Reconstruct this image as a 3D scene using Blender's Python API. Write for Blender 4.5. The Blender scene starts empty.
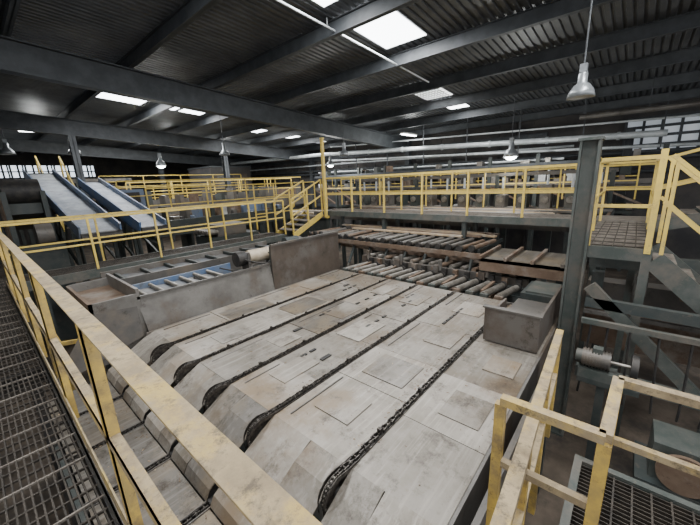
import bpy, math, random
from mathutils import Vector, Matrix
random.seed(7)
H = 3.6            # camera eye height over the mill floor; builder z values are relative to the eye
D = bpy.data

# ------------------------------------------------------------------ materials
def mat(name, c1, c2=None, scale=3.0, rough=0.7, metal=0.0, c3=None, bump=0.15, stretch=(1,1,1), lo=0.4, hi=0.62, c4=None, s4=14, p4=(0.56,0.66), scratch=None, p3=(0.5,0.62)):
    m = D.materials.new(name); m.use_nodes = True
    nt = m.node_tree; N = nt.nodes; L = nt.links
    b = N['Principled BSDF']
    b.inputs['Roughness'].default_value = rough
    b.inputs['Metallic'].default_value = metal
    if c2 is None:
        c2 = tuple(v*0.6 for v in c1)
    tc = N.new('ShaderNodeTexCoord'); mp = N.new('ShaderNodeMapping')
    mp.inputs['Scale'].default_value = stretch
    L.new(tc.outputs['Object'], mp.inputs['Vector'])
    def layer(sc, a, z, det=8, ro=0.65, src=None):
        n = N.new('ShaderNodeTexNoise'); n.inputs['Scale'].default_value = sc
        n.inputs['Detail'].default_value = det; n.inputs['Roughness'].default_value = ro
        L.new((src or mp).outputs[0], n.inputs['Vector'])
        r = N.new('ShaderNodeValToRGB')
        r.color_ramp.elements[0].position = a; r.color_ramp.elements[0].color = (0,0,0,1)
        r.color_ramp.elements[1].position = z; r.color_ramp.elements[1].color = (1,1,1,1)
        L.new(n.outputs['Fac'], r.inputs[0]); return n, r.outputs[0]
    def mix(fac, a, col):
        mx = N.new('ShaderNodeMixRGB'); mx.inputs[2].default_value = (*col, 1)
        L.new(fac, mx.inputs[0])
        if isinstance(a, tuple): mx.inputs[1].default_value = (*a,1)
        else: L.new(a, mx.inputs[1])
        return mx.outputs[0]
    n1, f1 = layer(scale, lo, hi)
    out = mix(f1, c1, c2)
    if scratch is not None:      # long streaks dragged along the direction of travel (x)
        m2 = N.new('ShaderNodeMapping'); m2.inputs['Scale'].default_value = (0.5,9,9)
        L.new(tc.outputs['Object'], m2.inputs['Vector'])
        n5, f5 = layer(3.0, 0.50, 0.72, 6, 0.6, m2); out = mix(f5, out, scratch)
    if c3 is not None:
        n2, f2 = layer(scale*0.37, p3[0], p3[1], 10, 0.72); out = mix(f2, out, c3)
    if c4 is not None:
        n3, f3 = layer(s4, p4[0], p4[1], 12, 0.8); out = mix(f3, out, c4)
    L.new(out, b.inputs['Base Color'])
    if bump:
        bp = N.new('ShaderNodeBump'); bp.inputs['Strength'].default_value = bump; bp.inputs['Distance'].default_value = 0.02
        L.new(n1.outputs['Fac'], bp.inputs['Height']); L.new(bp.outputs[0], b.inputs['Normal'])
    return m

def emis(name, col, s):
    m = D.materials.new(name); m.use_nodes = True
    b = m.node_tree.nodes['Principled BSDF']
    b.inputs['Base Color'].default_value = (0.6,0.6,0.6,1)
    b.inputs['Emission Color'].default_value = (*col,1)
    b.inputs['Emission Strength'].default_value = s
    return m

M = {}
M['deck']   = mat('deck_steel', (0.21,0.192,0.165), (0.14,0.124,0.10), 1.9, 0.46, 0.2, c3=(0.115,0.083,0.053), p3=(.47,.62), bump=0.15, c4=(0.06,0.048,0.035), s4=3.5, p4=(.52,.66), scratch=(.26,.24,.21))
M['deck2']  = mat('deck_steel_dusty', (0.27,0.248,0.215), (0.18,0.16,0.13), 1.6, 0.5, 0.15, c3=(0.18,0.132,0.083), p3=(.48,.63), bump=0.15, c4=(0.08,0.064,0.048), s4=4, p4=(.53,.66), scratch=(.33,.305,.27))
M['deck3']  = mat('deck_steel_worn', (0.17,0.157,0.14), (0.11,0.097,0.08), 2.1, 0.36, 0.35, c3=(0.22,0.175,0.12), p3=(.48,.62), bump=0.15, c4=(0.055,0.043,0.031), s4=5, p4=(.52,.66), scratch=(.235,.22,.195))
M['yel']    = mat('safety_yellow', (0.50,0.34,0.07), (0.32,0.23,0.08), 9, 0.6, 0, c3=(0.20,0.145,0.07), bump=0.1, c4=(.08,.06,.04), s4=20)
M['yelb']   = mat('safety_yellow_clean', (0.62,0.45,0.085), (0.47,0.35,0.10), 5, 0.6, 0, bump=0.05, c4=(.24,.18,.09), s4=9, p4=(.54,.67))
M['yeld']   = mat('safety_yellow_dusty', (0.30,0.235,0.135), (0.20,0.152,0.09), 11, 0.75, 0, c3=(0.38,0.27,0.085), bump=0.3, c4=(.09,.07,.045), s4=14, p4=(.52,.63))
M['dark']   = mat('black_greasy_steel', (0.018,0.018,0.018), (0.045,0.04,0.035), 8, 0.6, 0.3)
M['chain']  = mat('chain_steel', (0.025,0.022,0.02), (0.08,0.07,0.06), 30, 0.45, 0.6)
M['green']  = mat('machine_green', (0.045,0.056,0.050), (0.075,0.08,0.072), 5, 0.6, 0.1, c3=(0.10,0.09,0.075), c4=(.15,.125,.095), s4=9, p4=(.58,.7))
M['gdark']  = mat('dark_green_paint', (0.026,0.035,0.034), (0.045,0.048,0.043), 5, 0.6, 0.1, c4=(.11,.09,.07), s4=9, p4=(.58,.7))
M['roof']   = mat('roof_sheet', (0.07,0.075,0.08), (0.115,0.12,0.125), 1.5, 0.5, 0.3, bump=0.05)
M['beam']   = mat('roof_steel', (0.04,0.045,0.05), (0.065,0.072,0.078), 3, 0.6, 0.2)
M['wall']   = mat('wall_sheet', (0.06,0.054,0.05), (0.03,0.03,0.032), 1.2, 0.8, 0, bump=0.05)
M['floor']  = mat('mill_floor', (0.06,0.047,0.035), (0.11,0.086,0.064), 2, 0.95, 0, c3=(0.03,0.026,0.022))
M['blue']   = mat('conveyor_blue', (0.07,0.12,0.22), (0.12,0.15,0.20), 3, 0.5, 0, c3=(0.15,0.165,0.185), c4=(.07,.07,.07), s4=6)
M['belt']   = mat('belt_pale', (0.31,0.335,0.365), (0.20,0.22,0.245), 2.5, 0.6, 0, c3=(0.15,0.17,0.20), c4=(.12,.11,.10), s4=5)
M['beltd']  = mat('belt_dirty', (0.15,0.15,0.15), (0.09,0.088,0.085), 2.5, 0.6, 0, c3=(0.10,0.12,0.145), c4=(.09,.07,.05), s4=5)
M['wood']   = mat('sawn_lumber', (0.42,0.31,0.19), (0.30,0.22,0.14), 6, 0.8, 0, c3=(0.34,0.31,0.27))
M['rust']   = mat('rusty_plate', (0.095,0.06,0.038), (0.145,0.10,0.068), 4, 0.75, 0.1, c3=(0.17,0.145,0.12), c4=(.05,.035,.025), s4=7)
M['brown']  = mat('brown_grey_plate', (0.088,0.070,0.056), (0.06,0.048,0.039), 3, 0.5, 0.2, c3=(0.11,0.10,0.09), c4=(.04,.032,.025), s4=5)
M['plate']  = mat('grey_plate', (0.155,0.147,0.135), (0.095,0.088,0.08), 2.2, 0.5, 0.25, c3=(0.095,0.073,0.054), c4=(.05,.042,.034), s4=4)
M['plated'] = mat('dark_plate', (0.07,0.066,0.061), (0.105,0.096,0.086), 2.2, 0.5, 0.2, c3=(0.13,0.108,0.085), c4=(.04,.035,.03), s4=5)
M['roll']   = mat('roller_steel', (0.25,0.235,0.21), (0.14,0.127,0.108), 7, 0.4, 0.5, c4=(.06,.05,.045), s4=10)
M['cream']  = mat('cream_drum', (0.45,0.385,0.285), (0.30,0.245,0.17), 5, 0.6, 0)
M['white']  = mat('dusty_white_paint', (0.50,0.51,0.50), (0.33,0.33,0.32), 5, 0.6, 0)
M['pipe']   = mat('galvanised_pipe', (0.50,0.53,0.54), (0.36,0.39,0.40), 4, 0.4, 0.2)
M['grate']  = mat('grating_steel', (0.06,0.05,0.04), (0.03,0.026,0.022), 10, 0.6, 0.4)
M['grate2'] = mat('grating_dusty', (0.20,0.178,0.15), (0.11,0.092,0.078), 8, 0.8, 0.1)
M['lampsh'] = mat('lamp_shade', (0.26,0.28,0.29), (0.17,0.18,0.19), 4, 0.35, 0.5)
M['bark']   = mat('bark_chips', (0.12,0.075,0.04), (0.26,0.18,0.11), 12, 0.9, 0)
M['sky']    = emis('skylight_fibreglass', (0.93,0.97,1.0), 9)
M['sky2']   = emis('skylight_fibreglass_dusty', (0.95,0.97,0.95), 3.5)
M['win']    = emis('daylight_window', (0.80,0.90,1.0), 1.8)
M['win2']   = emis('grimy_window', (0.62,0.72,0.82), 0.25)
M['bulb']   = emis('lamp_lens', (0.95,1.0,0.98), 16)

# ------------------------------------------------------------------ mesh builder
class B:
    def __init__(s, name):
        s.n = name; s.v = []; s.f = []; s.fm = []; s.sm = []; s.ms = []
    def mi(s, m):
        m = M[m]
        if m not in s.ms: s.ms.append(m)
        return s.ms.index(m)
    def add(s, vs, fs, m, smooth=False):
        o = len(s.v); k = s.mi(m)
        s.v += [(a[0], a[1], a[2]+H) for a in vs]
        for f in fs:
            s.f.append(tuple(i+o for i in f)); s.fm.append(k); s.sm.append(smooth)
        return s
    def box(s, x0,x1,y0,y1,z0,z1,m):
        v=[(x,y,z) for z in (z0,z1) for y in (y0,y1) for x in (x0,x1)]
        return s.add(v,[(0,2,3,1),(4,5,7,6),(0,1,5,4),(2,6,7,3),(0,4,6,2),(1,3,7,5)],m)
    def beam(s, p,q,w,h,m,up=(0,0,1)):
        p=Vector(p);q=Vector(q);d=(q-p).normalized();u=Vector(up)
        if abs(d.dot(u))>0.97: u=Vector((1,0,0))
        a=d.cross(u).normalized();b=a.cross(d).normalized()
        a*=w/2;b*=h/2
        v=[p-a-b,p+a-b,p+a+b,p-a+b,q-a-b,q+a-b,q+a+b,q-a+b]
        return s.add(v,[(0,3,2,1),(4,5,6,7),(0,1,5,4),(1,2,6,5),(2,3,7,6),(3,0,4,7)],m)
    def ibeam(s,p,q,w,h,m,t=0.02):
        p=Vector(p);q=Vector(q);o=Vector((0,0,h/2-t/2))
        if abs((q-p).normalized().z)>0.9:
            s.box(p.x-t/2,p.x+t/2,p.y-h/2,p.y+h/2,p.z,q.z,m)
            s.box(p.x-w/2,p.x+w/2,p.y-h/2,p.y-h/2+t,p.z,q.z,m); s.box(p.x-w/2,p.x+w/2,p.y+h/2-t,p.y+h/2,p.z,q.z,m)
            return s
        s.beam(p,q,t,h,m); s.beam(p+o,q+o,w,t,m); s.beam(p-o,q-o,w,t,m)
        return s
    def cyl(s,p,q,r,m,n=14,r2=None,cap=True):
        p=Vector(p);q=Vector(q);r2=r if r2 is None else r2
        d=(q-p).normalized();u=Vector((0,0,1)) if abs(d.z)<0.9 else Vector((1,0,0))
        a=d.cross(u).normalized();b=a.cross(d).normalized()
        v=[];f=[]
        for i in range(n):
            t=2*math.pi*i/n;e=a*math.cos(t)+b*math.sin(t)
            v.append(p+e*r);v.append(q+e*r2)
        for i in range(n):
            j=(i+1)%n;f.append((2*i,2*j,2*j+1,2*i+1))
        s.add(v,f,m,True)
        if cap:
            s.add([v[2*i] for i in range(n)],[tuple(range(n))[::-1]],m)
            s.add([v[2*i+1] for i in range(n)],[tuple(range(n))],m)
        return s
    def lathe(s,c,prof,m,n=20):
        v=[];f=[]
        for (r,z) in prof:
            for i in range(n):
                t=2*math.pi*i/n;v.append((c[0]+r*math.cos(t),c[1]+r*math.sin(t),c[2]+z))
        for k in range(len(prof)-1):
            for i in range(n):
                j=(i+1)%n;f.append((k*n+i,k*n+j,(k+1)*n+j,(k+1)*n+i))
        return s.add(v,f,m,True)
    def sheet(s,prof,y0,y1,m,t=0.012,smooth=False):
        n=len(prof);v=[]
        for y in (y0,y1):
            for (x,z) in prof: v.append((x,y,z))
            for (x,z) in prof: v.append((x,y,z-t))
        f=[]
        for i in range(n-1):
            f.append((i,i+1,2*n+i+1,2*n+i)); f.append((n+i+1,n+i,3*n+i,3*n+i+1))
            f.append((i,n+i,n+i+1,i+1)); f.append((2*n+i+1,3*n+i+1,3*n+i,2*n+i))
        f.append((0,2*n,3*n,n)); f.append((n-1,2*n-1,4*n-1,3*n-1))
        return s.add(v,f,m,smooth)
    def done(s):
        me=D.meshes.new(s.n); me.from_pydata([tuple(a) for a in s.v],[],s.f)
        for m in s.ms: me.materials.append(m)
        me.polygons.foreach_set('material_index',s.fm); me.polygons.foreach_set('use_smooth',s.sm); me.update()
        ob=D.objects.new(s.n,me); bpy.context.collection.objects.link(ob)
        return ob

def railing(name, pts, h=1.07, sp=1.3, m='yelb', w=0.042, mids=(0.5,), toe=False):
    b=B(name)
    for p,q in zip(pts[:-1],pts[1:]):
        p=Vector(p);q=Vector(q);up=Vector((0,0,1))
        b.beam(p+up*(h-w/2),q+up*(h-w/2),w,w,m)
        for k in mids: b.beam(p+up*h*k,q+up*h*k,w*0.5,w*0.8,m)
        if toe: b.beam(p+up*0.05,q+up*0.05,0.008,0.09,m)
        n=max(1,round((q-p).length/sp))
        for i in range(n+1):
            a=p+(q-p)*i/n; b.beam(a,a+up*(h-w),w*0.9,w*0.9,m)
    return b.done()

# ================================================================== ROOM SHELL
X0,X1,Y0,Y1 = -6.0,16.0,-9.0,32.0
FL=-3.6
def rz(x): return 3.25-0.062*x        # underside of roof sheet
B('floor').box(X0-4,X1+.3,Y0-4,Y1+.3,FL-.2,FL,'floor').done()

SK=[ (5.2,6.8,3.62,4.60,'sky'), (9.25,10.9,4.85,5.75,'sky2'), (11.25,12.6,4.95,5.65,'sky'), (3.25,4.75,3.98,4.5,'sky'),
     (3.2,4.75,12.9,13.75,'sky'), (5.25,5.85,13.1,13.6,'sky'), (6.0,6.8,13.1,13.6,'sky'),
     (9.25,10.4,14.1,15.0,'sky'), (11.25,12.5,14.1,15.0,'sky'), (3.5,4.5,20.5,21.4,'sky2'),(13.3,14.6,14.2,15.0,'sky2'),(5.3,6.6,20.5,21.4,'sky'),(7.3,8.6,20.5,21.4,'sky2'),
     (0.4,2.6,3.7,4.9,'sky'), (0.2,2.4,-0.6,0.6,'sky'), (3.4,5.0,-0.8,0.1,'sky') , (-3,-1,3.7,4.9,'sky'), (-3,-1,-2,-1,'sky')]  # this row: unseen skylights added out of frame to light the deck
b=B('ceiling')
step=0.15; prof=[]
y=Y0
while y<Y1:
    prof+= [(y,0.0),(y+0.075,0.0),(y+0.09,0.035),(y+0.135,0.035)]; y+=step
v=[];f=[];n=len(prof)
for xx in (X0,X1+.2):
    for (yy,dz) in prof: v.append((xx,yy,rz(xx)+dz))
for i in range(n-1): f.append((i,i+1,n+i+1,n+i))
b.add(v,f,'roof'); b.done()
b=B('skylight_panels')
for (a,c,d,e,m) in SK:
    b.add([(a,d,rz(a)-.012),(c,d,rz(c)-.012),(c,e,rz(c)-.012),(a,e,rz(a)-.012)],[(0,3,2,1)],m)
    if m=='sky2':
        for k in range(1,9): b.beam((a,d+(e-d)*k/9,rz(a)-.03),(c,d+(e-d)*k/9,rz(c)-.03),.02,.02,'beam')
        for k in range(1,9): b.beam((a+(c-a)*k/9,d,rz(a+(c-a)*k/9)-.03),(a+(c-a)*k/9,e,rz(a+(c-a)*k/9)-.03),.02,.02,'beam')
b.done()
b=B('roof_purlins')
x=-4.85
while x<16:
    b.ibeam((x,Y0,rz(x)-.15),(x,Y1,rz(x)-.15),.11,.26,'beam',.014)
    x+=2.0
b.done()
b=B('roof_rafters')
for yy in (-5.5,9.4,16.9,24.4):
    b.ibeam((X0,yy,rz(X0)-.58),(X1,yy,rz(X1)-.58),.26,.6,'beam',.03)
    b.box(X1-.35,X1-.05,yy-.12,yy+.12,FL,rz(X1)-.3,'beam')
b.done()
b=B('wall_east')
b.box(X1,X1+.1,3.0,Y1,FL,rz(X1)+.1,'wall'); b.box(X1,X1+.1,Y0,3.0,FL,.5,'wall'); b.box(X1,X1+.1,Y0,3.0,1.7,rz(X1)+.1,'wall')
b.box(X1,X1+.1,.55,3.0,.5,1.7,'wall')
for k in range(60):
    yy=Y0+.3+k*.68
    if yy>3: b.box(X1-.03,X1,yy,yy+.07,FL,rz(X1),'wall')
for z in (-1.5,0.1,1.5): b.beam((X1-.1,3,z),(X1-.1,Y1,z),.1,.18,'beam')
b.done()
b=B('window_1')
b.box(X1+.06,X1+.08,Y0,.55,.5,1.7,'win2')
for k in range(20):
    yy=.55-k*.48; b.box(X1-.02,X1+.05,yy-.04,yy+.04,.5,1.7,'beam')
for z in (.5,.8,1.1,1.4,1.7): b.box(X1-.03,X1+.04,Y0,.55,z-.045,z+.045,'beam')
b.done()
b=B('wall_north')
b.box(X0,X1,Y1,Y1+.1,FL,1.2,'wall'); b.box(X0,X1,Y1,Y1+.1,2.0,4,'wall'); b.box(7.0,X1,Y1,Y1+.1,1.2,2.0,'wall')
for k in range(30): b.box(X0+k*.75,X0+k*.75+.08,Y1-.03,Y1,FL,3.4,'wall')
b.done()
b=B('window_2'); b.box(X0,7.0,Y1+.05,Y1+.07,1.2,2.0,'win')
for k in range(34): b.box(X0+k*.38,X0+k*.38+.1,Y1-.02,Y1+.04,1.2,2.0,'beam')
b.box(X0,7.0,Y1-.02,Y1+.04,1.55,1.62,'beam'); b.done()
b=B('wall_west'); b.box(X0-.1,X0,2,Y1,FL,rz(X0)+.1,'wall'); b.done()
for (x,y) in ((15.6,0.4),(3.2,16.9),(9.5,16.9),(1.0,24.4),(9.0,24.4)):
    b=B('building_column'); b.ibeam((x,y,FL),(x,y,rz(x)-.88),.22,.26,'beam'); b.done()

# ================================================================== PIPES
b=B('overhead_pipe'); b.cyl((14,13.6,1.55),(14,-.5,1.0),.10,'pipe'); b.cyl((14.2,13.6,1.2),(14.2,-1.5,.62),.05,'pipe'); b.cyl((14.3,13.6,1.95),(14.3,-1.5,1.42),.035,'pipe')
b.cyl((14,24,1.7),(14,13.6,1.55),.10,'pipe')
for k in range(7): b.beam((14.12,k*2-.4,.62),(14.12,k*2-.4,rz(14)-.05),.03,.03,'beam'); b.cyl((14,k*2+.6,1.02+.039*(k*2+.6)),(14,k*2+.68,1.02+.039*(k*2+.6)),.125,'pipe')
b.done()
b=B('overhead_conduit'); b.cyl((2,4.75,2.98),(8.6,4.5,2.45),.02,'pipe')
for x in (3,5,7): b.beam((x,4.68,2.8),(x,4.68,rz(x)-.02),.012,.012,'pipe')
b.done()
b=B('wall_pipe_run')
for k,z in enumerate((-.1,.35,.55)): b.cyl((15.7,-2,z),(15.7,26,z+.3),.06,'beam')
b.cyl((15.5,2,.95),(15.5,26,1.2),.05,'pipe'); b.cyl((13.6,2,.45),(13.6,14,.55),.04,'pipe')
b.done()
b=B('ventilation_duct')
b.cyl((12.9,-2.5,1.55),(12.9,1.6,1.62),.07,'plate',16)
for y in (-2,0,1.5): b.beam((12.9,y,1.62),(12.9,y,rz(12.9)-.03),.025,.025,'beam')
b.done()

# ================================================================== LEFT WALKWAY
b=B('walkway_grating')
WZ=-1.53
x=-1.35
while x<0.16:
    b.box(x,x+.008,-1.6,9.1,WZ-.035,WZ,'grate'); x+=.032
y=-1.6
while y<9.1:
    b.box(-1.35,.15,y,y+.010,WZ-.012,WZ+.001,'grate2' if int(y*9.5)%3==0 else 'grate'); y+=.10
b.box(.14,.165,-1.6,8.2,WZ-.2,WZ+.0,'dark'); b.box(-1.4,-1.36,-1.6,9.1,WZ-.2,WZ,'dark')
for y in (-1,1.5,4,6.5,9): b.box(-1.36,.14,y,y+.06,WZ-.18,WZ-.036,'dark')
for y in (-1,4,8.8):
    for x in (-1.36,.02): b.box(x,x+.08,y,y+.08,FL,WZ-.18,'dark')
b.done()
b=B('walkway_handrail'); rx=.172; T=-.46
b.box(rx-.004,rx+.056,-1.6,8.15,T-.007,T,'yeld'); b.box(rx+.048,rx+.056,-1.6,8.15,T-.060,T-.007,'yeld')
M0=-.97
b.box(rx,rx+.044,-1.6,8.15,M0-.006,M0,'yeld'); b.box(rx,rx+.006,-1.6,8.15,M0-.045,M0,'yeld')
b.box(rx-.004,rx+.004,-1.6,8.15,WZ,WZ+.1,'yeld')
for y in (-1.4,.0,1.5,2.95,4.4,5.9,7.4):
    b.box(rx,rx+.007,y,y+.05,WZ-.1,T-.007,'yel'); b.box(rx,rx+.046,y,y+.007,WZ-.1,T-.007,'yel')
b.done()
b=B('walkway_handrail'); rx=-1.36
b.box(rx,rx+.05,-1.6,9.1,T-.05,T,'yeld'); b.box(rx,rx+.05,-1.6,9.1,M0-.04,M0,'yeld')
for y in (-1.4,.1,1.6,3.1,4.6,6.1,7.6,9.05): b.box(rx,rx+.05,y,y+.05,WZ,T-.05,'yel')
b.done()

# ================================================================== MAIN CHAIN DECK
DZ=-2.0
chains=[(4.42,.024),(3.69,.030),(2.99,.034),(2.24,.034),(1.33,.040)]
edges=[.6]+[c[0] for c in sorted(chains)]+[5.12]
b=B('lumber_chain_deck')
mats3=['deck2','deck','deck3','deck2','deck']
for i in range(len(edges)-1):
    ya=edges[i]+.030; yb=edges[i+1]-.030
    if i==0: ya=edges[0]
    if i==len(edges)-2: yb=edges[-1]
    cuts=[1.40,2.0+.25*(i%2),2.95-.2*(i%3==0),3.75+.15*(i%2),4.6,5.38]
    if i==0: cuts=[1.40,2.1,2.9,3.8,5.3]
    for k in range(len(cuts)-1):
        dz=random.uniform(-.006,.006)
        b.box(cuts[k]+.003,cuts[k+1]-.003,ya,yb,DZ-.02,DZ+dz,random.choice(mats3))
        if i and k%2==0: b.box(cuts[k]+.1,cuts[k+1]-.05,yb-.12,yb-.108,DZ-.01,DZ+.009,'plate')
    # bent ramp plates sloping down to the infeed level, two staggered plates per bay
    ym=(ya+yb)/2+.06*(-1)**i
    for (y0,y1,e) in ((ya+.004,ym-.006,0),(ym+.006,yb-.004,.02)):
        pr=[(1.402,DZ),(1.22+e,DZ-.055-e),(.98,DZ-.20-e),(.78,DZ-.335),(.74,DZ-.41)]
        b.sheet(pr,y0,y1,random.choice(mats3))
for (x,y,w_,d_) in ((1.75,2.5,.5,.28),(2.9,2.45,.6,.4),(2.2,3.15,.35,.3),(3.3,3.1,.55,.42),(1.8,3.85,.5,.35),(3.0,3.8,.7,.45),(4.4,2.45,.5,.35),(2.4,1.5,.45,.5),(3.4,1.45,.5,.35),
                    (1.7,1.6,.35,.4),(2.3,.72,.4,.35),(3.2,.7,.35,.3),(4.5,1.5,.5,.4),(4.5,3.2,.5,.28),(2.3,4.5,.8,.4),(4.0,4.5,.6,.35)):
    b.box(x,x+w_,y,y+d_,DZ-.005,DZ+.0085,random.choice(mats3))
b.box(1.3,5.35,.62,5.1,DZ-.12,DZ-.09,'dark')
b.box(1.0,5.3,.575,.6,DZ-.45,DZ-.01,'plate'); b.box(1.3,5.35,5.1,5.13,DZ-.4,DZ,'plate')
b.box(5.36,5.40,.62,5.1,DZ-.3,DZ-.01,'plated')
for x in (1.7,3.4,5.1):
    for y in (.75,2.2,3.7,5.0): b.box(x,x+.12,y-.06,y+.06,FL,DZ-.12,'green')
for (x,y) in ((3.9,3.3),(4.15,3.3),(4.4,3.3),(3.3,2.62),(3.5,2.62),(3.7,2.62),(4.25,2.62),(4.45,2.62),(4.0,1.8),(4.12,1.8),(4.24,1.8),(4.36,1.8),(4.48,1.8),(4.6,1.8),
              (2.2,2.75),(2.35,2.75),(3.2,3.45),(3.35,3.45),(4.6,2.75),(4.75,2.75),(4.3,3.95),(4.45,3.95),(4.6,3.95)):
    b.box(x,x+.09,y,y+.035,DZ-.002,DZ+.0115,'dark')
for (x,y) in ((2.6,3.35),(4.5,4.1),(2.3,2.5)):
    b.box(x,x+.15,y,y+.05,DZ-.002,DZ+.0115,'dark')
b.done()

def chain_run(b,pts,y,w,lug=0):
    pitch=.06
    for (p,q) in zip(pts[:-1],pts[1:]):
        p=Vector((p[0],y,p[1]));q=Vector((q[0],y,q[1]));L=(q-p).length;d=(q-p)/L;n=max(1,int(L/pitch))
        for i in range(n):
            a=p+d*(L*i/n);c=p+d*(L*(i+.88)/n)
            off=w*.46 if i%2 else w*.28
            o=Vector((0,off,0))
            b.beam(a-o,c-o,.008,.026,'chain');b.beam(a+o,c+o,.008,.026,'chain')
            m_=(a+c)/2; b.cyl(m_-Vector((0,w*.45,0)),m_+Vector((0,w*.45,0)),.009,'roll' if i%4==0 else 'chain',6)
            if lug and i%lug==3: b.box(m_.x-.006,m_.x+.02,y-w*.4,y+w*.4,m_.z,m_.z+.04,'chain')
for (yc,w) in chains:
    b=B('drag_chain')
    nose=[]
    for k in range(10):
        a=math.radians(90+k*14); R=.13
        nose.append((1.27+R*math.cos(a),DZ+.018-R+R*math.sin(a)))
    pts=[(5.3,DZ+.0)]+nose
    chain_run(b,pts,yc,w,11)
    b.box(1.40,5.35,yc-.030,yc+.030,DZ-.06,DZ-.03,'dark')
    b.box(1.40,5.35,yc-.034,yc-.028,DZ-.03,DZ+.008,'chain')
    b.box(1.40,5.35,yc+.028,yc+.034,DZ-.03,DZ+.008,'roll')
    b.cyl((1.27,yc-.012,DZ-.11),(1.27,yc+.012,DZ-.11),.115,'chain',18)
    b.cyl((1.27,yc-.03,DZ-.11),(1.27,yc+.03,DZ-.11),.04,'dark',12)
    for s_ in (-.036,.03):
        pr=[(1.5,DZ+.014),(1.38,DZ+.022)]+[(1.27+.155*math.cos(math.radians(90+j*16)),DZ-.115+.155*math.sin(math.radians(90+j*16))) for j in range(8)]
        b.sheet(pr,yc+s_,yc+s_+.006,'chain',t=.035)
    b.box(.75,1.27,yc-.028,yc+.028,DZ-.43,DZ-.40,'dark')
    b.done()

b=B('infeed_chain_deck')
LZ=-2.42
for i in range(len(edges)-1):
    ya=edges[i]+.04;yb=edges[i+1]-.04
    b.box(.12,.73,ya,yb,LZ-.02,LZ+random.uniform(-.004,.004),random.choice(['deck','deck3','deck3']))
b.box(.1,.9,.6,5.1,LZ-.12,LZ-.06,'dark')
for (yc,w) in chains:
    chain_run(b,[(.1,LZ+.005),(1.0,LZ+.005)],yc,w*1.1)
    b.box(.1,.75,yc-.04,yc-.032,LZ-.04,LZ+.01,'plate'); b.box(.1,.75,yc+.032,yc+.04,LZ-.04,LZ+.01,'plate')
b.box(.08,1.0,.57,.6,LZ-.3,LZ+.1,'plate'); b.box(.06,.1,.57,5.1,LZ-.35,LZ+.02,'gdark')
for x in (.15,.8):
    for y in (.8,2.8,4.9): b.box(x,x+.1,y,y+.1,FL,LZ-.12,'green')
b.done()

b=B('bark_debris')
def chips(n,x0,x1,y0,y1,z,s0=.003,s1=.010):
    for k in range(n):
        x=random.uniform(x0,x1);y=random.uniform(y0,y1);a=random.random()*3.1;s=random.uniform(s0,s1)
        d=Vector((math.cos(a),math.sin(a),random.uniform(-.1,.1)))*s*random.uniform(.5,1.6); c=Vector((x,y,z+.008))
        b.beam(c-d,c+d,s*.7,s*.4,random.choice(['bark','bark','wood','rust']))
chips(300,1.5,5.3,.65,5.0,DZ); chips(400,4.4,5.3,1.0,5.0,DZ); chips(260,.15,.72,.7,5,LZ)
for (yc,w) in chains: chips(110,1.5,5.3,yc+.04,yc+.13,DZ)
b.done()

b=B('lumber_stop_plate')
b.box(3.86,3.9,.62,1.22,DZ+.012,DZ+.45,'brown'); b.box(3.9,5.3,.62,.65,DZ+.012,DZ+.42,'brown'); b.box(3.9,4.7,1.19,1.22,DZ+.012,DZ+.3,'brown'); b.box(3.9,5.3,.66,1.18,DZ+.1,DZ+.12,'plated')
b.box(3.84,3.92,.60,1.24,DZ+.44,DZ+.46,'plated'); b.done()

b=B('deck_side_handrail')
p0=Vector((.78,.19,-1.12)); p1=Vector((3.25,.36,-1.40))
b.beam(p0,p1,.055,.045,'yeld'); b.beam(p0-Vector((0,0,.42)),p1-Vector((0,0,.42)),.045,.045,'yeld')
for t in (.02,.28,.62,.99):
    a=p0+(p1-p0)*t; b.beam(a,(a.x,a.y,-2.5),.045,.045,'yel')
b.box(.9,3.8,.45,.49,-2.6,-2.0,'plated'); b.box(.9,3.8,.40,.45,-2.6,-2.5,'plated')
for x in (1.1,3.6): b.box(x,x+.08,.41,.49,FL,-2.6,'gdark')
b.done()

b=B('landing_handrail')
pts=[(1.34,.33),(1.34,-.03),(1.80,-.05),(1.80,-.9)]
for (a,c) in zip(pts[:-1],pts[1:]):
    b.beam((*a,-.95),(*c,-.95),.042,.036,'yeld'); b.beam((*a,-1.27),(*c,-1.27),.032,.032,'yeld')
for (x,y) in (pts[0],pts[1],pts[2],(1.8,-.5),(1.8,-.9)):
    b.beam((x,y,-2.2),(x,y,-.97),.042,.036,'yel')
b.done()
b=B('service_landing')
b.box(1.3,1.36,-1.6,.36,-2.3,-2.15,'green'); b.box(1.3,2.7,.05,.1,-2.3,-2.15,'green'); b.box(2.65,2.7,-1.6,.05,-2.3,-2.15,'green')
x=1.37
while x<2.65: b.box(x,x+.006,-1.6,.05,-2.2,-2.17,'grate'); x+=.035
for k in range(16): b.box(1.36,2.65,-1.55+k*.1,-1.54+k*.1,-2.18,-2.169,'grate')
for (x,y) in ((1.4,0),(2.6,0),(1.4,-1.5),(2.6,-1.5)): b.box(x,x+.08,y-.08,y,FL,-2.3,'green')
b.done()

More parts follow.
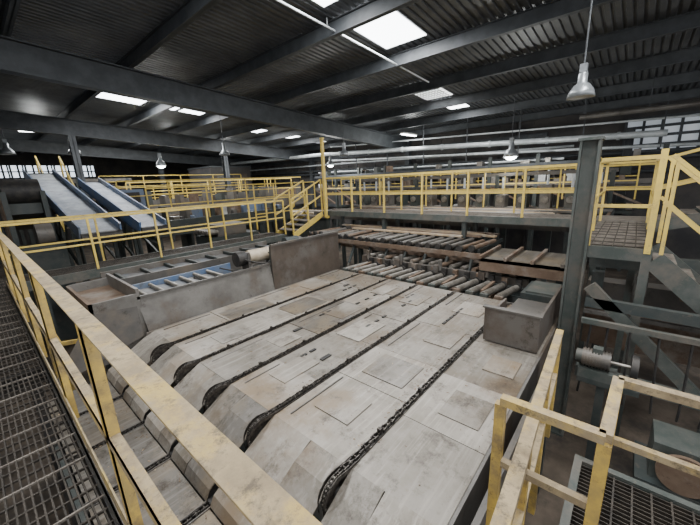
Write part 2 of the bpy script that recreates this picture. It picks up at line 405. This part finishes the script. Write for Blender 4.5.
# ================================================================== ROLL CASE
b=B('roller_conveyor')
y=1.45;k=0
while y<5.1:
    b.cyl((5.52,y+.10,-2.02),(6.22,y-.02,-2.02),.060,'roll',14); b.cyl((5.46,y+.11,-2.02),(6.35,y-.04,-2.02),.025,'dark',8)
    b.box(5.44,5.5,y-.0,y+.13,-2.12,-1.97,'green' if k%3 else 'rust')
    b.cyl((6.24,y-.02,-2.02),(6.27,y-.025,-2.02),.08,'dark',12)
    b.cyl((6.56,y+.16,-1.90),(7.12,y+.05,-1.90),.052,'roll' if k%3 else 'rust',14)
    b.box(6.36,6.44,y-.06,y+.04,-2.05,-1.90,'rust' if k%2 else 'dark')
    if k%3==1: b.box(5.6,6.25,y+.12,y+.17,-2.0,-1.96,'rust'); b.cyl((5.9,y+.1,-2.25),(6.3,y+.1,-2.25),.09,'rust',12)
    if k%4==2: b.cyl((6.38,y+.08,-1.95),(6.38,y+.08,-1.72),.04,'plate',10); b.box(6.3,6.46,y+.1,y+.22,-2.0,-1.84,'brown')
    y+=.245;k+=1
b.box(5.44,5.5,1.3,5.2,-2.35,-2.12,'gdark'); b.box(6.34,6.42,1.3,5.2,-2.3,-2.05,'gdark'); b.box(6.5,6.56,1.3,5.2,-2.2,-1.92,'plated'); b.box(7.13,7.2,1.3,5.4,-2.2,-1.85,'gdark')
b.box(5.5,7.15,1.3,5.2,-2.6,-2.5,'dark')
for x in (5.5,6.4,7.15):
    for y in (1.4,3.2,5.1): b.box(x-.05,x+.05,y-.06,y+.06,FL,-2.3,'gdark')
b.done()
b=B('transfer_table')
b.box(6.3,7.5,.7,2.15,-1.62,-1.57,'deck3'); b.box(6.3,6.36,.7,2.15,-1.8,-1.57,'rust'); b.box(6.28,6.33,.65,2.2,-2.35,-2.2,'gdark')
for y in (.75,1.2,1.65,2.1): b.box(6.26,7.5,y,y+.05,-1.56,-1.5,'rust' if y>1 else 'plated')
for (x,y) in ((6.4,.8),(7.4,.8),(6.4,2.1),(7.4,2.1)): b.box(x-.05,x+.05,y-.05,y+.05,FL,-1.62,'gdark')
b.box(6.2,7.2,.60,.67,-2.4,-1.7,'green'); b.box(5.5,6.25,.68,1.2,-2.3,-1.85,'gdark'); b.box(5.55,6.2,.74,1.14,-1.85,-1.82,'green')
for (x,y) in ((5.6,.75),(6.1,1.1)): b.box(x-.04,x+.04,y-.04,y+.04,FL,-2.3,'gdark')
b.done()
b=B('lumber_transfer')
y=2.35;k=0
while y<7.4:
    z=-1.5+random.uniform(-.03,.03)
    b.box(6.9,8.5,y,y+.07,z-.14,z-.06,'gdark')
    b.cyl((6.72,y+.10,z),(7.62,y-.06,z+.03),.048,random.choice(['roll','roll','rust','plate']),12)
    b.cyl((6.66,y+.11,z),(6.72,y+.10,z),.07,'dark',12); b.cyl((7.62,y-.06,z+.03),(7.7,y-.07,z+.03),.03,'dark',8)
    if k%2: b.cyl((6.9,y+.16,z-.2),(7.2,y+.15,z-.2),.05,'rust',10)
    y+=.25;k+=1
b.box(6.95,7.05,2.2,7.5,-1.84,-1.66,'rust'); b.box(6.64,6.68,2.2,7.5,-1.66,-1.56,'rust')
for k in range(5):
    x=7.72+k*.16; b.box(x,x+.13,2.3+random.random(),6.5+random.random(),-1.45,-1.41,random.choice(['rust','wood','plated','plate']))
for y in (2.3,4,5.7,7.4): b.box(7.0,7.12,y,y+.1,FL,-1.8,'gdark')
b.done()
b=B('hydraulic_cylinders')
for k in range(9):
    y=2.5+k*.55; b.cyl((6.85,y,-1.75),(6.6,y+.02,-2.2),.04,'gdark',10); b.cyl((6.6,y+.02,-2.2),(6.55,y+.03,-2.35),.02,'roll',8)
b.beam((6.85,2.3,-1.72),(6.85,7.2,-1.72),.05,.05,'rust'); b.done()

# ================================================================== CENTRAL CATWALK
CZ=-.92
b=B('catwalk')
b.box(7.8,7.86,.58,7.9,CZ-.16,CZ,'green'); b.box(8.64,8.7,.58,7.9,CZ-.16,CZ,'green')
x=7.88
while x<8.64: b.box(x,x+.01,.58,7.9,CZ-.03,CZ,'grate2'); x+=.05
for k in range(26): b.box(7.86,8.64,.58+k*.29,.60+k*.29,CZ-.1,CZ-.01,'grate2')
for y in (.7,3.1,5.5,7.8):
    b.box(7.84,7.94,y-.05,y+.05,FL,CZ-.16,'gdark'); b.box(8.56,8.66,y-.05,y+.05,FL,CZ-.16,'gdark')
b.done()
railing('safety_railing',[(7.8,.6,CZ),(7.8,7.85,CZ)],sp=1.2,w=.05)
railing('safety_railing',[(8.68,.6,CZ),(8.68,8.6,CZ)],sp=1.6)
b=B('yellow_marker_post'); b.beam((7.72,7.72,CZ-.2),(7.72,7.72,1.35),.08,.08,'yelb'); b.box(7.67,7.77,7.67,7.77,1.33,1.37,'yelb'); b.beam((7.72,7.72,CZ-.2),(7.84,7.72,CZ-.2),.08,.08,'yelb'); b.done()

b=B('yellow_stair')
n=5
for k in range(n):
    x=6.5+k*.27; z=-1.53+(k+1)*.61/n*1.0
    b.box(x,x+.28,7.95,8.75,z-.03,z,'grate2')
for y in (7.92,8.78):
    b.beam((6.45,y,-1.58),(7.75,y,-1.02),.05,.16,'yelb')
    for zz in (.55,1.05): b.beam((6.45,y,-1.51+zz),(7.75,y,-.95+zz),.04,.04,'yelb')
    for t in (0,.5,1): b.beam((6.45+1.3*t,y,-1.55+.58*t),(6.45+1.3*t,y,-.46+.57*t),.04,.04,'yelb')
b.done()
b=B('cross_walkway')
b.box(.2,6.4,8.22,8.28,WZ-.18,WZ,'green'); b.box(.2,6.4,9.02,9.08,WZ-.18,WZ,'green')
y=8.3
while y<9.02: b.box(.2,6.4,y,y+.01,WZ-.03,WZ,'grate'); y+=.05
for x in (.6,2.2,3.8,5.4,6.3):
    b.box(x-.05,x+.05,8.22,8.32,FL,WZ-.18,'gdark'); b.box(x-.05,x+.05,8.98,9.08,FL,WZ-.18,'gdark')
b.done()
railing('safety_railing',[(.28,8.2,WZ),(6.35,8.2,WZ)],sp=1.2)
railing('safety_railing',[(.28,9.1,WZ),(6.35,9.1,WZ)],sp=1.5)

# ================================================================== RIGHT PLATFORM + STAIR
b=B('steel_column')
b.ibeam((4.86,.46,FL),(4.86,.46,.34),.2,.2,'green',.025); b.box(4.75,4.97,.34,.58,.34,.37,'green')
b.box(4.74,4.98,.34,.58,FL,FL+.03,'green')
b.done()
b=B('access_platform')
b.box(5.05,5.1,-.2,.52,CZ-.15,CZ,'green'); b.box(5.05,7.74,-.24,-.2,CZ-.15,CZ,'green'); b.box(5.05,7.74,.48,.52,CZ-.15,CZ,'green')
x=5.1
while x<7.74: b.box(x,x+.008,-.2,.48,CZ-.03,CZ,'grate2' if int(x*10)%3 else 'grate'); x+=.045
for k in range(7): b.box(5.1,7.74,-.2+k*.11,-.19+k*.11,CZ-.02,CZ+.001,'grate')
b.box(7.8,8.7,-.24,.54,CZ-.04,CZ,'grate2'); b.box(7.75,7.79,-.24,.54,CZ-.16,CZ,'green')
for (x,y) in ((5.1,-.2),(7.7,-.2),(7.7,.45)): b.box(x-.05,x+.05,y-.04,y+.05,FL,CZ-.15,'green')
b.done()
railing('safety_railing',[(5.1,.44,CZ),(7.7,.44,CZ)],sp=1.3)
railing('safety_railing',[(6.0,-.22,CZ),(7.7,-.22,CZ)],sp=.9)
railing('safety_railing',[(8.68,.5,CZ),(8.68,-.24,CZ)],sp=.9)
b=B('platform_gate')
b.beam((5.07,.40,.12),(5.07,-.16,.12),.045,.045,'yelb'); b.beam((5.07,.40,-.42),(5.07,-.16,-.42),.03,.04,'yelb')
b.beam((5.07,.38,CZ),(5.07,.38,.15),.045,.045,'yelb'); b.beam((5.07,-.19,CZ-.05),(5.07,-.19,.2),.06,.05,'yelb')
b.done()
b=B('steel_stairway')
n=14; drop=.18; run=.185
ex=-.26-run*n; ez=CZ-drop*n
for x in (5.07,5.9):
    b.beam((x,-.26,CZ-.12),(x,ex,ez-.02),.05,.22,'green')
    for zz in (.55,1.05): b.beam((x,-.26,CZ+zz),(x,ex,ez+zz),.04,.04,'yelb')
    for t in (.02,.25,.5,.75,1):
        b.beam((x,-.26+(ex+.26)*t,CZ+(ez-CZ)*t),(x,-.26+(ex+.26)*t,CZ+(ez-CZ)*t+1.05),.036,.036,'yelb')
for k in range(n): 
    b.box(5.1,5.88,-.26-run*(k+1)-.03,-.26-run*k,CZ-drop*(k+1)-.02,CZ-drop*(k+1),'grate2'); b.box(5.1,5.88,-.26-run*k-.01,-.26-run*k,CZ-drop*(k+1)-.05,CZ-drop*(k+1),'grate')
b.done()
b=B('upper_stair_handrail')
for x in (7.85,8.65):
    b.beam((x,-.3,.15),(x,-1.7,.55),.045,.045,'yelb'); b.beam((x,-.3,-.35),(x,-1.7,.05),.04,.04,'yelb')
    for t in (0,.5,1): b.beam((x,-.3-1.4*t,CZ+.4*t),(x,-.3-1.4*t,.15+.4*t),.045,.045,'yelb')
    b.beam((x,-.25,CZ-.1),(x,-1.7,CZ+.3),.05,.2,'green')
for k in range(7): b.box(7.87,8.63,-.45-k*.2,-.27-k*.2,CZ+.03+k*.057,CZ+.05+k*.057,'grate2')
b.done()

b=B('steel_support_frame')
b.beam((4.72,.28,-1.35),(4.72,-1.1,-2.75),.08,.13,'green'); b.beam((4.72,.3,-1.55),(4.72,-2.2,-1.6),.08,.12,'gdark')
b.beam((6.0,.4,-1.3),(6.0,-2.2,-1.25),.1,.2,'gdark'); b.beam((4.65,.3,-2.45),(4.65,-2.4,-2.45),.1,.14,'green')
b.beam((4.72,-.9,-1.6),(4.72,-.9,FL),.09,.09,'green'); b.beam((4.72,-2.1,-1.6),(4.72,-2.1,FL),.09,.09,'green')
b.beam((6.4,.4,-1.9),(6.4,-2.4,-1.9),.3,.4,'plated'); b.beam((6.8,.4,-2.6),(6.8,-2.4,-2.6),.5,.6,'rust'); b.beam((6.2,.4,-2.2),(6.2,-2.3,-2.2),.06,.06,'plate')
b.beam((6.8,.2,-2.9),(6.8,.2,FL),.1,.1,'gdark'); b.beam((6.8,-2.2,-2.9),(6.8,-2.2,FL),.1,.1,'gdark'); b.beam((6.2,-.1,-1.4),(6.2,-.1,FL),.08,.08,'green'); b.beam((6.2,-1.5,-1.4),(6.2,-1.5,FL),.08,.08,'green')
for k in range(5): b.box(6.05,6.2,.2-k*.5,.45-k*.5-.1,-1.78,-1.5,random.choice(['green','rust','plate','gdark']))
b.done()
b=B('electric_motor')
c=Vector((4.3,.1,-2.08))
b.cyl(c-Vector((0,.13,0)),c+Vector((0,.13,0)),.095,'plated',18); b.cyl(c+Vector((0,.13,0)),c+Vector((0,.19,0)),.075,'green',16)
for k in range(9): 
    yy=-.12+k*.028; b.cyl(c+Vector((0,yy,0)),c+Vector((0,yy+.010,0)),.108,'plated',18)
b.cyl(c-Vector((0,.3,0)),c-Vector((0,.13,0)),.02,'roll',10); b.box(4.2,4.4,-.1,.25,-2.3,-2.19,'green'); b.box(4.25,4.35,.05,.14,-2.0,-1.94,'green')
b.cyl((4.3,-.26,-2.08),(4.3,-.2,-2.08),.14,'dark',20); b.box(4.2,4.4,-.3,.25,-2.36,-2.3,'gdark'); b.box(4.26,4.34,-.02,.06,FL,-2.36,'gdark')
b.done()
b=B('gear_reducer')
b.box(3.9,4.3,-.9,-.45,-3.0,-2.6,'green'); b.cyl((3.85,-.68,-2.8),(4.35,-.68,-2.8),.15,'plated',18); b.box(3.8,4.4,-1,-.35,-3.1,-3.0,'gdark')
b.box(3.85,4.35,-.95,-.4,FL,-3.1,'gdark'); b.cyl((3.8,-.68,-2.8),(3.84,-.68,-2.8),.2,'rust',24); b.done()
b=B('hydraulic_hoses')
for k in range(7):
    y0=.2-.2*k
    pts=[Vector((4.5,y0+.05*math.sin(k+t),-1.75-.9*t-.15*math.sin(t*3))) for t in [i/8 for i in range(9)]]
    for p,q in zip(pts[:-1],pts[1:]): b.cyl(p,q,.012,'dark',6)
b.beam((4.5,.3,-1.72),(4.5,-1.6,-1.72),.06,.06,'green'); b.done()

# ================================================================== LEFT CHUTES / BELTS
b=B('steel_chute')
b.box(3.6,5.5,5.15,5.18,-2.25,-1.12,'brown'); b.beam((3.6,5.15,-1.12),(5.5,5.15,-1.12),.04,.04,'plated')
for x in (3.62,4.55,5.45): b.box(x,x+.05,5.18,5.24,-3,-1.15,'gdark')
b.add([(1.3,5.22,-1.5),(3.6,5.22,-1.5),(3.6,5.14,-2.05),(1.35,5.14,-2.05)],[(0,1,2,3)],'plate')
b.beam((1.3,5.22,-1.49),(3.6,5.22,-1.49),.04,.04,'plated')
b.add([(.2,5.16,-2.35),(1.28,5.16,-2.05),(1.28,5.2,-1.6),(.75,5.2,-1.55)],[(0,3,2,1)],'plated')
b.box(.75,1.3,5.2,5.24,-2.3,-1.42,'plate'); b.box(.75,.79,5.2,6.7,-2.2,-1.42,'rust'); b.box(1.3,1.34,5.2,6.7,-2.2,-1.35,'plate'); b.box(.75,1.3,6.66,6.7,-2.2,-1.42,'plate')
b.box(.78,1.3,5.24,6.66,-1.60,-1.55,'rust')
for (x,y) in ((.8,5.3),(1.3,6.6),(3.5,5.3)): b.box(x,x+.08,y,y+.08,FL,-2.1,'gdark')
b.done()
b=B('flat_belt_conveyor')
b.box(1.45,3.0,5.55,6.3,-1.72,-1.66,'beltd'); b.box(1.4,3.0,5.5,5.54,-1.85,-1.6,'plated'); b.box(1.4,3.4,6.38,6.42,-1.85,-1.58,'blue')
b.box(1.4,5.2,6.9,6.94,-1.9,-1.55,'plated'); b.box(1.5,5.2,6.95,7.6,-1.7,-1.62,'beltd'); b.box(1.4,5.2,7.6,7.64,-1.9,-1.5,'plate')
for k in range(8): b.box(1.6+k*.46,1.66+k*.46,6.95,7.6,-1.61,-1.55,'gdark')
for k in range(6): b.cyl((1.55+k*.26,5.56,-1.62),(1.55+k*.26,6.3,-1.62),.035,'roll',10)
for x in (1.5,2.9,5.0): b.box(x,x+.08,5.6,5.7,FL,-1.8,'gdark'); b.box(x,x+.08,7.5,7.59,FL,-1.7,'gdark')
b.done()
b=B('drum_pulley')
b.cyl((3.38,5.62,-1.36),(3.85,5.60,-1.36),.13,'cream',20); b.cyl((3.30,5.62,-1.36),(3.95,5.60,-1.36),.04,'dark',10)
b.box(3.31,3.36,5.5,5.75,-1.6,-1.25,'plated'); b.box(3.88,3.94,5.5,5.75,-1.6,-1.25,'plated'); b.box(3.1,3.98,5.48,5.78,-1.66,-1.6,'gdark')
b.cyl((3.12,5.62,-1.36),(3.30,5.62,-1.36),.14,'dark',18)
for x in (3.2,3.85): b.box(x,x+.06,5.6,5.68,FL,-1.66,'gdark')
b.done()
b=B('winch_motor'); b.cyl((4.4,5.75,-1.25),(4.75,5.75,-1.25),.11,'gdark',16); b.cyl((4.75,5.75,-1.25),(4.85,5.75,-1.25),.08,'plated',16); b.box(4.3,4.9,5.6,5.95,-1.45,-1.36,'gdark'); b.box(4.35,4.85,5.65,5.9,FL,-1.45,'dark'); b.done()
b=B('chute_hoses')
for k in range(4):
    pts=[Vector((2.2+k*.5+t*1.1,5.38+.08*math.sin(t*5+k),-1.45-.16*math.sin(t*3.14)+.05*k)) for t in [i/8 for i in range(9)]]
    for p,q in zip(pts[:-1],pts[1:]): b.cyl(p,q,.015,'dark',6)
b.done()

def incline(name,x0,x1,ya,za,yb,zb,side=.2):
    b=B(name)
    xm=(x0+x1)/2; w=x1-x0
    b.beam((xm,ya,za),(xm,yb,zb),w,.05,'belt')
    for x in (x0,x1): b.beam((x,ya,za+.05),(x,yb,zb+.05),.04,side,'blue')
    b.beam((xm,ya,za-.18),(xm,yb,zb-.18),w*.9,.05,'blue')
    b.cyl((x0,ya,za-.07),(x1,ya,za-.07),.12,'dark',14); b.cyl((x0,yb,zb-.07),(x1,yb,zb-.07),.12,'dark',14)
    for t in (.12,.45,.78):
        y=ya+(yb-ya)*t; z=za+(zb-za)*t-.2
        for x in (x0,x1): b.beam((x,y,z),(x,y,FL),.07,.07,'gdark')
        b.beam((x0,y,z-.1),(x1,y,z-.5),.05,.05,'gdark')
    for x in (x0,x1): b.beam((x,ya+.8,za-.9),(x,yb-1.4,zb-.9),.05,.08,'gdark')
    for t in (.2,.3,.55,.65):
        y=ya+(yb-ya)*t; z=za+(zb-za)*t
        b.beam((x0-.02,y,z-.15),(x0-.02,y+.5,z-.8),.04,.04,'gdark')
    return b.done()
incline('inclined_belt_conveyor',1.55,2.35,9.5,-.95,16.5,.72,.3)
incline('inclined_belt_conveyor',2.75,3.35,9.4,-.95,15.0,.35,.26)
b=B('conveyor_discharge_hood')
b.box(3.5,4.2,13.5,15.0,-.5,.0,'blue'); b.box(3.45,4.25,13.45,13.5,-.55,.05,'blue'); b.box(3.6,4.1,13.4,13.46,-.4,-.05,'dark')
for (x,y) in ((3.55,13.6),(4.15,13.6),(3.55,14.9),(4.15,14.9)): b.box(x-.05,x+.05,y-.05,y+.05,FL,-.5,'gdark')
b.done()
b=B('conveyor_head_end')
b.cyl((.6,11.6,.1),(1.3,11.6,.1),.3,'dark',20); b.box(.55,.65,11.2,12.2,FL,.1,'gdark'); b.box(1.25,1.35,11.2,12.2,FL,.1,'gdark')
b.beam((.95,11.5,-.3),(.95,14.6,-.9),.7,.3,'gdark'); b.cyl((.9,10.4,-.9),(1.2,10.4,-.9),.25,'plated',16)
b.box(.6,1.35,10.2,10.9,FL,-1.15,'gdark')
for k in range(5): b.beam((.55,11.3+k*.3,.45),(.55,11.3+k*.3,-1.2),.04,.04,'rust')
b.beam((.55,11.2,.45),(.55,12.6,.45),.05,.05,'plated')
b.done()
b=B('yellow_guard_frame')
for (p,q) in (((.42,5.6,-1.95),(.42,7.4,-1.95)),((.42,5.6,-2.3),(.42,7.4,-2.3)),((.42,5.6,-1.95),(.72,5.45,-1.95))):
    b.beam(p,q,.05,.05,'yel')
for y in (5.6,6.5,7.4): b.beam((.42,y,FL),(.42,y,-1.95),.05,.05,'yel')
b.done()
b=B('access_stair_tower')
for k in range(10): b.box(2.4,3.2,17.6+k*.24,17.86+k*.24,-1.4+k*.2,-1.37+k*.2,'grate2')
for x in (2.4,3.2):
    b.beam((x,17.6,-1.5),(x,20.1,.55),.06,.2,'yelb'); b.beam((x,17.6,-.4),(x,20.1,1.65),.05,.05,'yelb')
    for t in (0,.33,.66,1): b.beam((x,17.6+2.5*t,-1.5+2.05*t),(x,17.6+2.5*t,-.4+2.05*t),.05,.05,'yelb')
    b.beam((x,17.65,FL),(x,17.65,-1.4),.1,.1,'gdark'); b.beam((x,20.1,FL),(x,20.1,.5),.1,.1,'gdark')
b.done()
b=B('log_deck_frame')
for k in range(7):
    x=-.5+k*1.1; b.beam((x,21.5,FL),(x,21.5,.7),.14,.14,'gdark'); b.beam((x,21.5,.0),(x,26,.5),.12,.25,random.choice(['plated','gdark','rust']))
b.beam((-.6,21.5,.6),(6.3,21.5,.6),.12,.2,'plated'); b.beam((-.6,21.5,-.4),(6.3,21.5,-.4),.12,.2,'rust')
for k in range(7): x=-.5+k*1.1; b.beam((x,26,FL),(x,26,.5),.14,.14,'gdark')
b.done()

# ================================================================== FAR SORTER LINES
for (xa,ya,xb,yb,z) in ((3.6,11.2,9.2,11.2,-1.0),(3.4,13.2,11.5,13.2,-.72),(4.4,15.8,13,15.8,-.72),(9.6,10.2,9.6,13,-1.0),
                        (10.4,-.4,10.4,9.4,-.95),(12.6,0,12.6,12.5,-.85),(6.6,10.1,9.0,10.1,-1.53),(3.4,18.5,13,18.5,-.6),(11.5,13.2,11.5,15.8,-.72),(14.7,0,14.7,14,-.75),(4.4,17.4,9,17.4,-.9),(4.4,19.6,12,19.6,-.3)):
    railing('safety_railing',[(xa,ya,z),(xb,yb,z)],sp=1.8)
b=B('sorter_table')
for k in range(9):
    y=.4+k*1.05
    b.box(9.0,12.4,y,y+.1,-1.3,-1.1,'gdark'); b.box(9.1,12.4,y+.02,y+.08,-1.1,-1.07,'rust')
    b.box(9.2,9.3,y,y+.1,FL,-1.3,'gdark'); b.box(12.2,12.3,y,y+.1,FL,-1.3,'gdark')
b.box(8.92,9.0,.2,9.6,-1.35,-1.05,'plated'); b.done()
b=B('sawn_lumber_layer')
for k in range(12):
    x=9.2+k*.145; y0=.5+random.random()*1.6; b.box(x,x+.125,y0,y0+random.choice([3.6,4.8,6,7]),-1.065,-1.02,random.choice(['wood','plate','rust','plate','wood','cream']))
b.done()
b=B('sorter_frame')
for k in range(9):
    y=-.5+k*1.6
    b.beam((13.2,y,FL),(13.2,y,.65),.12,.12,'gdark'); b.beam((13.2,y,-.35),(13.2,y+1.6,-.35),.1,.14,'plated'); b.beam((13.2,y,.3),(13.2,y+1.6,.3),.1,.12,'beam')
    b.beam((13.2,y,-1.2),(13.2,y+1.6,-.4),.06,.06,'rust')
    for j in range(6):
        yy=y+.15+random.random()*1.3; z=random.choice([-.28,-.28,-1.2,.36]); s=random.uniform(.08,.3)
        b.box(13.15,13.45,yy,yy+s,z,z+random.uniform(.08,.28),random.choice(['plate','rust','gdark','white','roll','plated','green']))
b.box(13.3,14.6,-.5,13.5,-.5,-.42,'plate'); b.box(13.2,14.5,-.5,13.5,-1.7,-1.55,'plated')
b.done()
b=B('board_trimmer')
for k in range(14):
    y=.6+k*.62
    b.box(11.0,11.4,y,y+.28,-1.0,-.62+random.random()*.3,random.choice(['gdark','plated','green','rust','plate']))
    b.cyl((10.95,y+.14,-.75),(11.0,y+.14,-.75),.1,'roll',12)
    b.cyl((11.2,y+.14,-.5),(11.2,y+.14,-.1+random.random()*.2),.035,'pipe',8)
b.box(10.95,11.45,.4,9.3,-1.06,-1.0,'plate'); b.beam((11.2,.4,.0),(11.2,9.3,.0),.08,.1,'plated')
for y in (.5,3.4,6.3,9.2): b.beam((11.2,y,-1.06),(11.2,y,.0),.1,.1,'gdark')
b.done()
b=B('tray_sorter')
for k in range(26):
    y=.2+k*.52; b.beam((15.0,y,-1.4),(15.0,y+.25,.25),.05,.05,random.choice(['plated','gdark','rust','plate']))
    b.box(14.95,15.2,y,y+.3,-.2+random.random()*.3,-.05+random.random()*.4,random.choice(['plated','rust','plate','gdark','white']))
b.box(14.9,15.25,0,13.8,-1.5,-1.4,'gdark')
for y in (.1,4.6,9.2,13.7): b.box(14.95,15.1,y-.05,y+.05,FL,-1.4,'gdark')
b.done()
b=B('lumber_bundle')
for r_ in range(5):
    for k in range(7):
        b.box(9.8+k*.16,9.95+k*.16,10.6,13.0,-1.55+r_*.06,-1.5+r_*.06,random.choice(['wood','plate','cream']))
b.box(9.7,11,10.8,10.9,FL,-1.56,'gdark'); b.box(9.7,11,12.6,12.7,FL,-1.56,'gdark'); b.done()
b=B('trimmer_line')
b.box(3.7,9.2,11.6,12.6,-1.25,-1.1,'plate'); b.box(3.7,9.2,11.45,11.55,-1.5,-1.0,'gdark'); b.box(3.7,9.2,12.6,12.7,-1.5,-.9,'rust')
for k in range(24):
    x=3.8+k*.22; b.box(x,x+random.uniform(.06,.2),11.7,12.3,-1.1,-1.0+random.random()*.45,random.choice(['dark','rust','plated','plate','gdark','white','blue']))
for k in range(5): b.box(3.8+k*1.3,3.95+k*1.3,11.6,11.75,FL,-1.25,'gdark'); b.box(3.8+k*1.3,3.95+k*1.3,12.45,12.6,FL,-1.25,'gdark')
b.done()
b=B('log_trough')
b.box(4.4,13,14.0,14.1,-1.1,-.6,'plate'); b.box(4.4,13,14.1,15,-1.1,-1.0,'plated'); b.box(4.4,13,15,15.1,-1.1,-.4,'plate')
for k in range(7): b.box(4.5+k*1.4,4.6+k*1.4,14.0,15.1,FL,-1.1,'gdark')
for k in range(14): b.box(4.6+k*.6,4.75+k*.6,14.2,14.8,-1.0,-.3+random.random()*.3,random.choice(['plated','rust','gdark','plate']))
b.done()
b=B('control_cabin')
b.box(10.2,13.0,20,23,-.9,1.2,'wall'); b.box(10.15,13.05,19.95,23.05,1.2,1.28,'beam'); b.box(10.4,11.4,19.97,20,-.1,.8,'plate'); b.box(11.7,12.7,19.97,20,-.1,.8,'plate')
for (x,y) in ((10.3,20.1),(12.9,20.1),(10.3,22.9),(12.9,22.9)): b.box(x-.08,x+.08,y-.08,y+.08,FL,-.9,'gdark')
b.done()
b=B('edger_machine')
b.box(4.6,6.3,9.6,10.6,-2.2,-1.5,'gdark'); b.box(4.9,5.9,9.7,10.5,-1.5,-1.15,'plated')
for k in range(6): b.cyl((4.55,9.7+k*.17,-1.35),(4.9,9.7+k*.17,-1.35),.07,'roll',12)
b.box(4.7,4.8,9.6,9.7,FL,-2.2,'dark'); b.box(6.1,6.2,9.6,9.7,FL,-2.2,'dark'); b.box(4.7,4.8,10.5,10.6,FL,-2.2,'dark'); b.box(6.1,6.2,10.5,10.6,FL,-2.2,'dark')
b.cyl((6.3,10.1,-1.8),(6.6,10.1,-1.8),.2,'rust',16); b.done()

# ================================================================== HIGH BAY LAMPS / ADDED TUBES
def glow(x,y,z,e):
    l=D.lights.new('lamp_glow','POINT'); l.energy=e; l.shadow_soft_size=.2; l.color=(.98,1,.97)
    o=D.objects.new('lamp_glow',l); o.location=(x,y,z+H); bpy.context.collection.objects.link(o)
def lamp(x,y,z,s=1.0,on=False):
    b=B('high_bay_lamp')
    b.lathe((x,y,z),[(.0*s,.44*s),(.07*s,.44*s),(.08*s,.40*s),(.08*s,.26*s),(.13*s,.22*s),(.2*s,.12*s),(.235*s,0),(.225*s,.0),(.19*s,.11*s),(.1*s,.2*s)],'lampsh',24)
    if on:
        b.lathe((x,y,z),[(0,-.10*s),(.10*s,-.08*s),(.17*s,-.02*s),(.19*s,.05*s),(.0,.12*s)],'bulb',24); glow(x,y,z-.3*s,150)
    else: b.lathe((x,y,z),[(0,.02*s),(.2*s,.03*s),(.22*s,.012*s)],'white',24)
    b.cyl((x,y,z+.44*s),(x,y,rz(x)-.02),.01,'beam',8)
    b.box(x-.06*s,x+.06*s,y-.06*s,y+.06*s,z+.44*s,z+.58*s,'lampsh')
    return b.done()
lamp(5.5,.70,.93,.68); lamp(11.2,3.05,.52,.95,True); lamp(7,12.4,1.2,.8); lamp(9.2,8.1,.9,.75); lamp(3.4,18,1.6); lamp(6.5,17.5,1.1,1,True); lamp(12.0,11.5,.8,.8,True); lamp(1.5,19,1.6)
for (x,y) in ((7.6,18.6),(10.5,18.6),(2.6,19.4),(13.5,8.0)):  # invented tube lights, added at the far end with their own glow
    b=B('added_tube_light'); z=rz(x)-.5
    b.box(x-.6,x+.6,y-.09,y+.09,z,z+.06,'white'); b.cyl((x-.58,y-.04,z-.02),(x+.58,y-.04,z-.02),.018,'bulb',8); b.cyl((x-.58,y+.04,z-.02),(x+.58,y+.04,z-.02),.018,'bulb',8)
    for dx in (-.5,.5): b.beam((x+dx,y,z+.06),(x+dx,y,rz(x+dx)-.01),.01,.01,'beam')
    b.done(); glow(x,y,z-.25,70)

# ================================================================== LIGHTS
def area(name,x,y,z,sx,sy,e,col=(1,.98,.95)):
    l=D.lights.new(name,'AREA'); l.shape='RECTANGLE'; l.size=sx; l.size_y=sy; l.energy=e; l.color=col
    o=D.objects.new(name,l); o.location=(x,y,z+H); bpy.context.collection.objects.link(o); return o
for i,(a,c,d,e,m) in enumerate(SK):
    A=(c-a)*(e-d)
    k=115 if m=='sky' else 50
    if a<3.0 and e<6: k=48
    if e>12: k*=1.5
    area('skylight_glow',(a+c)/2,(d+e)/2,rz((a+c)/2)-.06,c-a,e-d,A*k,(.99,.985,.98))  # area light under every skylight, the added unseen ones included
w=D.worlds.new('world'); bpy.context.scene.world=w; w.use_nodes=True
w.node_tree.nodes['Background'].inputs[0].default_value=(.95,.965,1,1); w.node_tree.nodes['Background'].inputs[1].default_value=2.1
bpy.context.scene.view_settings.exposure=0.22

# ================================================================== CAMERA
h=math.radians(41.2);p=math.radians(14);r=math.radians(2.5)
F=Vector((math.cos(p)*math.cos(h),math.cos(p)*math.sin(h),-math.sin(p)))
R0=Vector((math.sin(h),-math.cos(h),0));U0=Vector((math.sin(p)*math.cos(h),math.sin(p)*math.sin(h),math.cos(p)))
R=R0*math.cos(r)-U0*math.sin(r);U=U0*math.cos(r)+R0*math.sin(r)
c=D.cameras.new('camera');co=D.objects.new('camera',c);bpy.context.collection.objects.link(co)
co.matrix_world=Matrix(((R.x,U.x,-F.x,0),(R.y,U.y,-F.y,0),(R.z,U.z,-F.z,H),(0,0,0,1)))
c.sensor_width=36;c.lens=36*325/700;c.clip_start=.02
bpy.context.scene.camera=co
